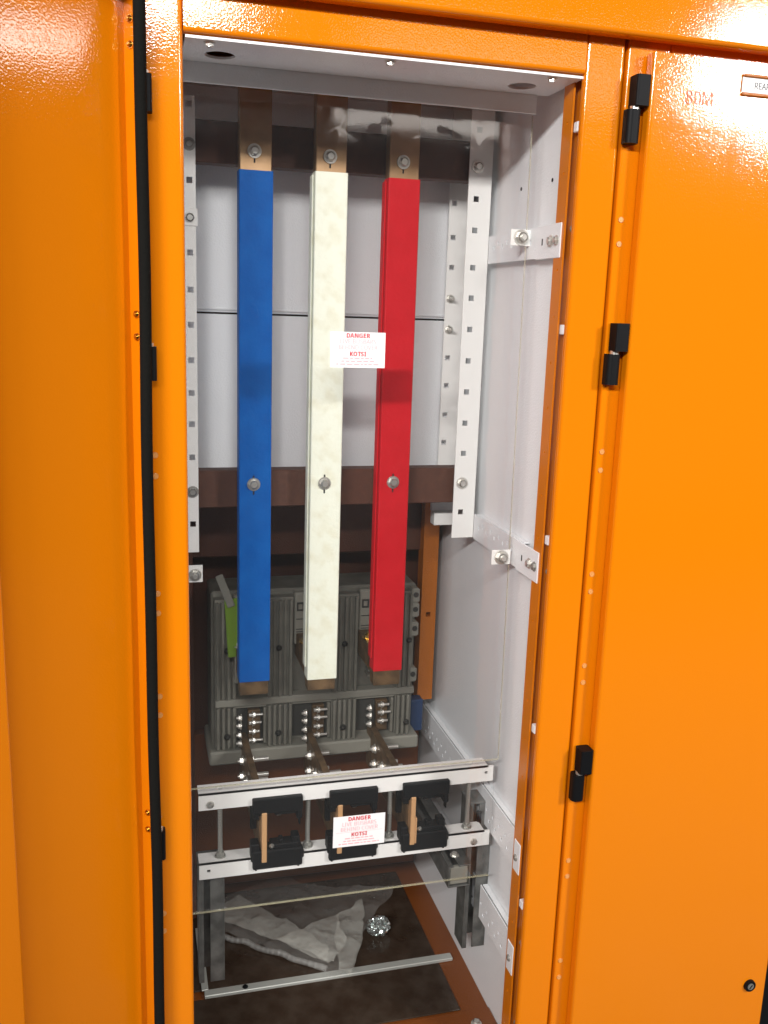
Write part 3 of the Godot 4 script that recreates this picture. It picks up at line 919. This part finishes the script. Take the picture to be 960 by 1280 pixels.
# ---------------------------------------------------------------- loose things on the cabinet floor
func crumple(outline: PackedVector2Array, y: float, amp: float, step: float, sd: int) -> SurfaceTool:
	var f := FastNoiseLite.new()
	f.noise_type = FastNoiseLite.TYPE_SIMPLEX_SMOOTH
	f.fractal_type = FastNoiseLite.FRACTAL_RIDGED
	f.seed = sd
	f.frequency = 6.5
	f.fractal_octaves = 3
	f.domain_warp_enabled = true
	f.domain_warp_amplitude = 0.03
	f.domain_warp_frequency = 12.0
	var rs := RandomNumberGenerator.new()
	rs.seed = sd * 7
	var poly := PackedVector2Array()
	for i in outline.size():
		var a := outline[i]
		var b := outline[(i + 1) % outline.size()]
		for k in 7:
			var sway := sin(PI * k / 7.0) * 0.006 * sin(i * 2.3 + sd)
			poly.append(a.lerp(b, k / 7.0) + (b - a).orthogonal().normalized() * (sway + (rs.randf_range(-0.003, 0.003) if k > 0 else 0.0)))
	var lo := poly[0]
	var hi := poly[0]
	for p in poly:
		lo = Vector2(minf(lo.x, p.x), minf(lo.y, p.y))
		hi = Vector2(maxf(hi.x, p.x), maxf(hi.y, p.y))
	var h := func(p: Vector2) -> Vector3:
		return Vector3(p.x, y + (f.get_noise_2dv(Vector2(p.x * 1.0 + p.y * 0.6, p.y * 0.8 - p.x * 0.5)) * 0.5 + 0.5) * amp, p.y)
	var nr := func(p: Vector2) -> Vector3:
		var e := step * 0.7
		var a: Vector3 = h.call(p - Vector2(e, 0))
		var b: Vector3 = h.call(p + Vector2(e, 0))
		var c: Vector3 = h.call(p - Vector2(0, e))
		var d: Vector3 = h.call(p + Vector2(0, e))
		return (d - c).cross(b - a).normalized()
	var st := mb()
	var nx := int((hi.x - lo.x) / step) + 1
	var nz := int((hi.y - lo.y) / step) + 1
	for i in nx:
		for j in nz:
			var cell := PackedVector2Array([lo + Vector2(i, j) * step, lo + Vector2(i + 1, j) * step, lo + Vector2(i + 1, j + 1) * step, lo + Vector2(i, j + 1) * step])
			for piece in Geometry2D.intersect_polygons(cell, poly):
				for k in range(1, piece.size() - 1):
					tri(st, h.call(piece[0]), h.call(piece[k]), h.call(piece[k + 1]), nr.call(piece[0]), nr.call(piece[k]), nr.call(piece[k + 1]))
	return st

func litter() -> void:
	var t := thing("plastic_sheet", "crumpled clear plastic sheet lying over the cabinet floor opening", "plastic sheet", Vector3(0, 0.3735, 0))
	var main := PackedVector2Array([Vector2(0.048, -0.45), Vector2(0.10, -0.54), Vector2(0.2, -0.585), Vector2(0.25, -0.555), Vector2(0.30, -0.53), Vector2(0.44, -0.50), Vector2(0.385, -0.43), Vector2(0.30, -0.28), Vector2(0.262, -0.255), Vector2(0.245, -0.278)])
	obj("sheet", crumple(main, 0.0, 0.010, 0.004, 3), M.film, t)
	var fold_a := PackedVector2Array([Vector2(0.06, -0.455), Vector2(0.12, -0.52), Vector2(0.215, -0.40), Vector2(0.26, -0.33), Vector2(0.25, -0.285)])
	obj("fold", crumple(fold_a, 0.012, 0.012, 0.004, 8), M.film_fold, t)
	var fold_b := PackedVector2Array([Vector2(0.17, -0.36), Vector2(0.30, -0.40), Vector2(0.30, -0.33), Vector2(0.262, -0.27), Vector2(0.24, -0.285)])
	obj("fold", crumple(fold_b, 0.02, 0.014, 0.004, 15), M.film_fold, t)
	var fold_c := PackedVector2Array([Vector2(0.30, -0.42), Vector2(0.36, -0.46), Vector2(0.345, -0.38), Vector2(0.285, -0.24), Vector2(0.27, -0.262)])
	obj("fold", crumple(fold_c, 0.008, 0.012, 0.004, 23), M.film_fold, t)
	# the rolled edge that crosses the opening
	var st := mb()
	var a := Vector3(0.045, 0.004, -0.445)
	var b := Vector3(0.252, 0.006, -0.283)
	var prev := a
	for i in range(1, 25):
		var p := a.lerp(b, i / 24.0) + Vector3(sin(i * 1.7) * 0.0012, sin(i * 0.9) * 0.0018, cos(i * 1.1) * 0.0012)
		tube(st, prev, p, 0.0055, 0.0055, 8)
		prev = p
	obj("rolled_edge", st, M.film, t)
	# ball of crumpled foil
	var fb := thing("wrap_ball", "small shiny ball of crumpled clear wrap on the dark cabinet floor", "crumpled wrap", Vector3(0.372, 0.386, -0.372))
	var f := FastNoiseLite.new()
	f.noise_type = FastNoiseLite.TYPE_CELLULAR
	f.cellular_return_type = FastNoiseLite.RETURN_DISTANCE2_SUB
	f.seed = 31
	f.frequency = 2.0
	var fs := mb()
	var pt := func(i: int, j: int) -> Vector3:
		var th := PI * i / 26.0
		var ph := TAU * j / 40.0
		var e := Vector3(sin(th) * cos(ph), cos(th), sin(th) * sin(ph))
		return e * 0.0165 * (0.62 + 0.75 * absf(f.get_noise_3dv(e * 1.6))) * Vector3(1.15, 0.85, 1.0)
	for i in 26:
		for j in 40:
			var p0: Vector3 = pt.call(i, j)
			var p1: Vector3 = pt.call(i, j + 1)
			var p2: Vector3 = pt.call(i + 1, j + 1)
			var p3: Vector3 = pt.call(i + 1, j)
			var n1 := (p0 + p2).normalized()
			var c1 := (p1 - p0).cross(p2 - p0)
			var c2 := (p2 - p0).cross(p3 - p0)
			if c1.length() > 1e-12:
				c1 = c1.normalized() * signf(c1.dot(n1))
				tri(fs, p0, p1, p2, c1, c1, c1)
			if c2.length() > 1e-12:
				c2 = c2.normalized() * signf(c2.dot(n1))
				tri(fs, p0, p2, p3, c2, c2, c2)
	obj("ball", fs, M.foil, fb)
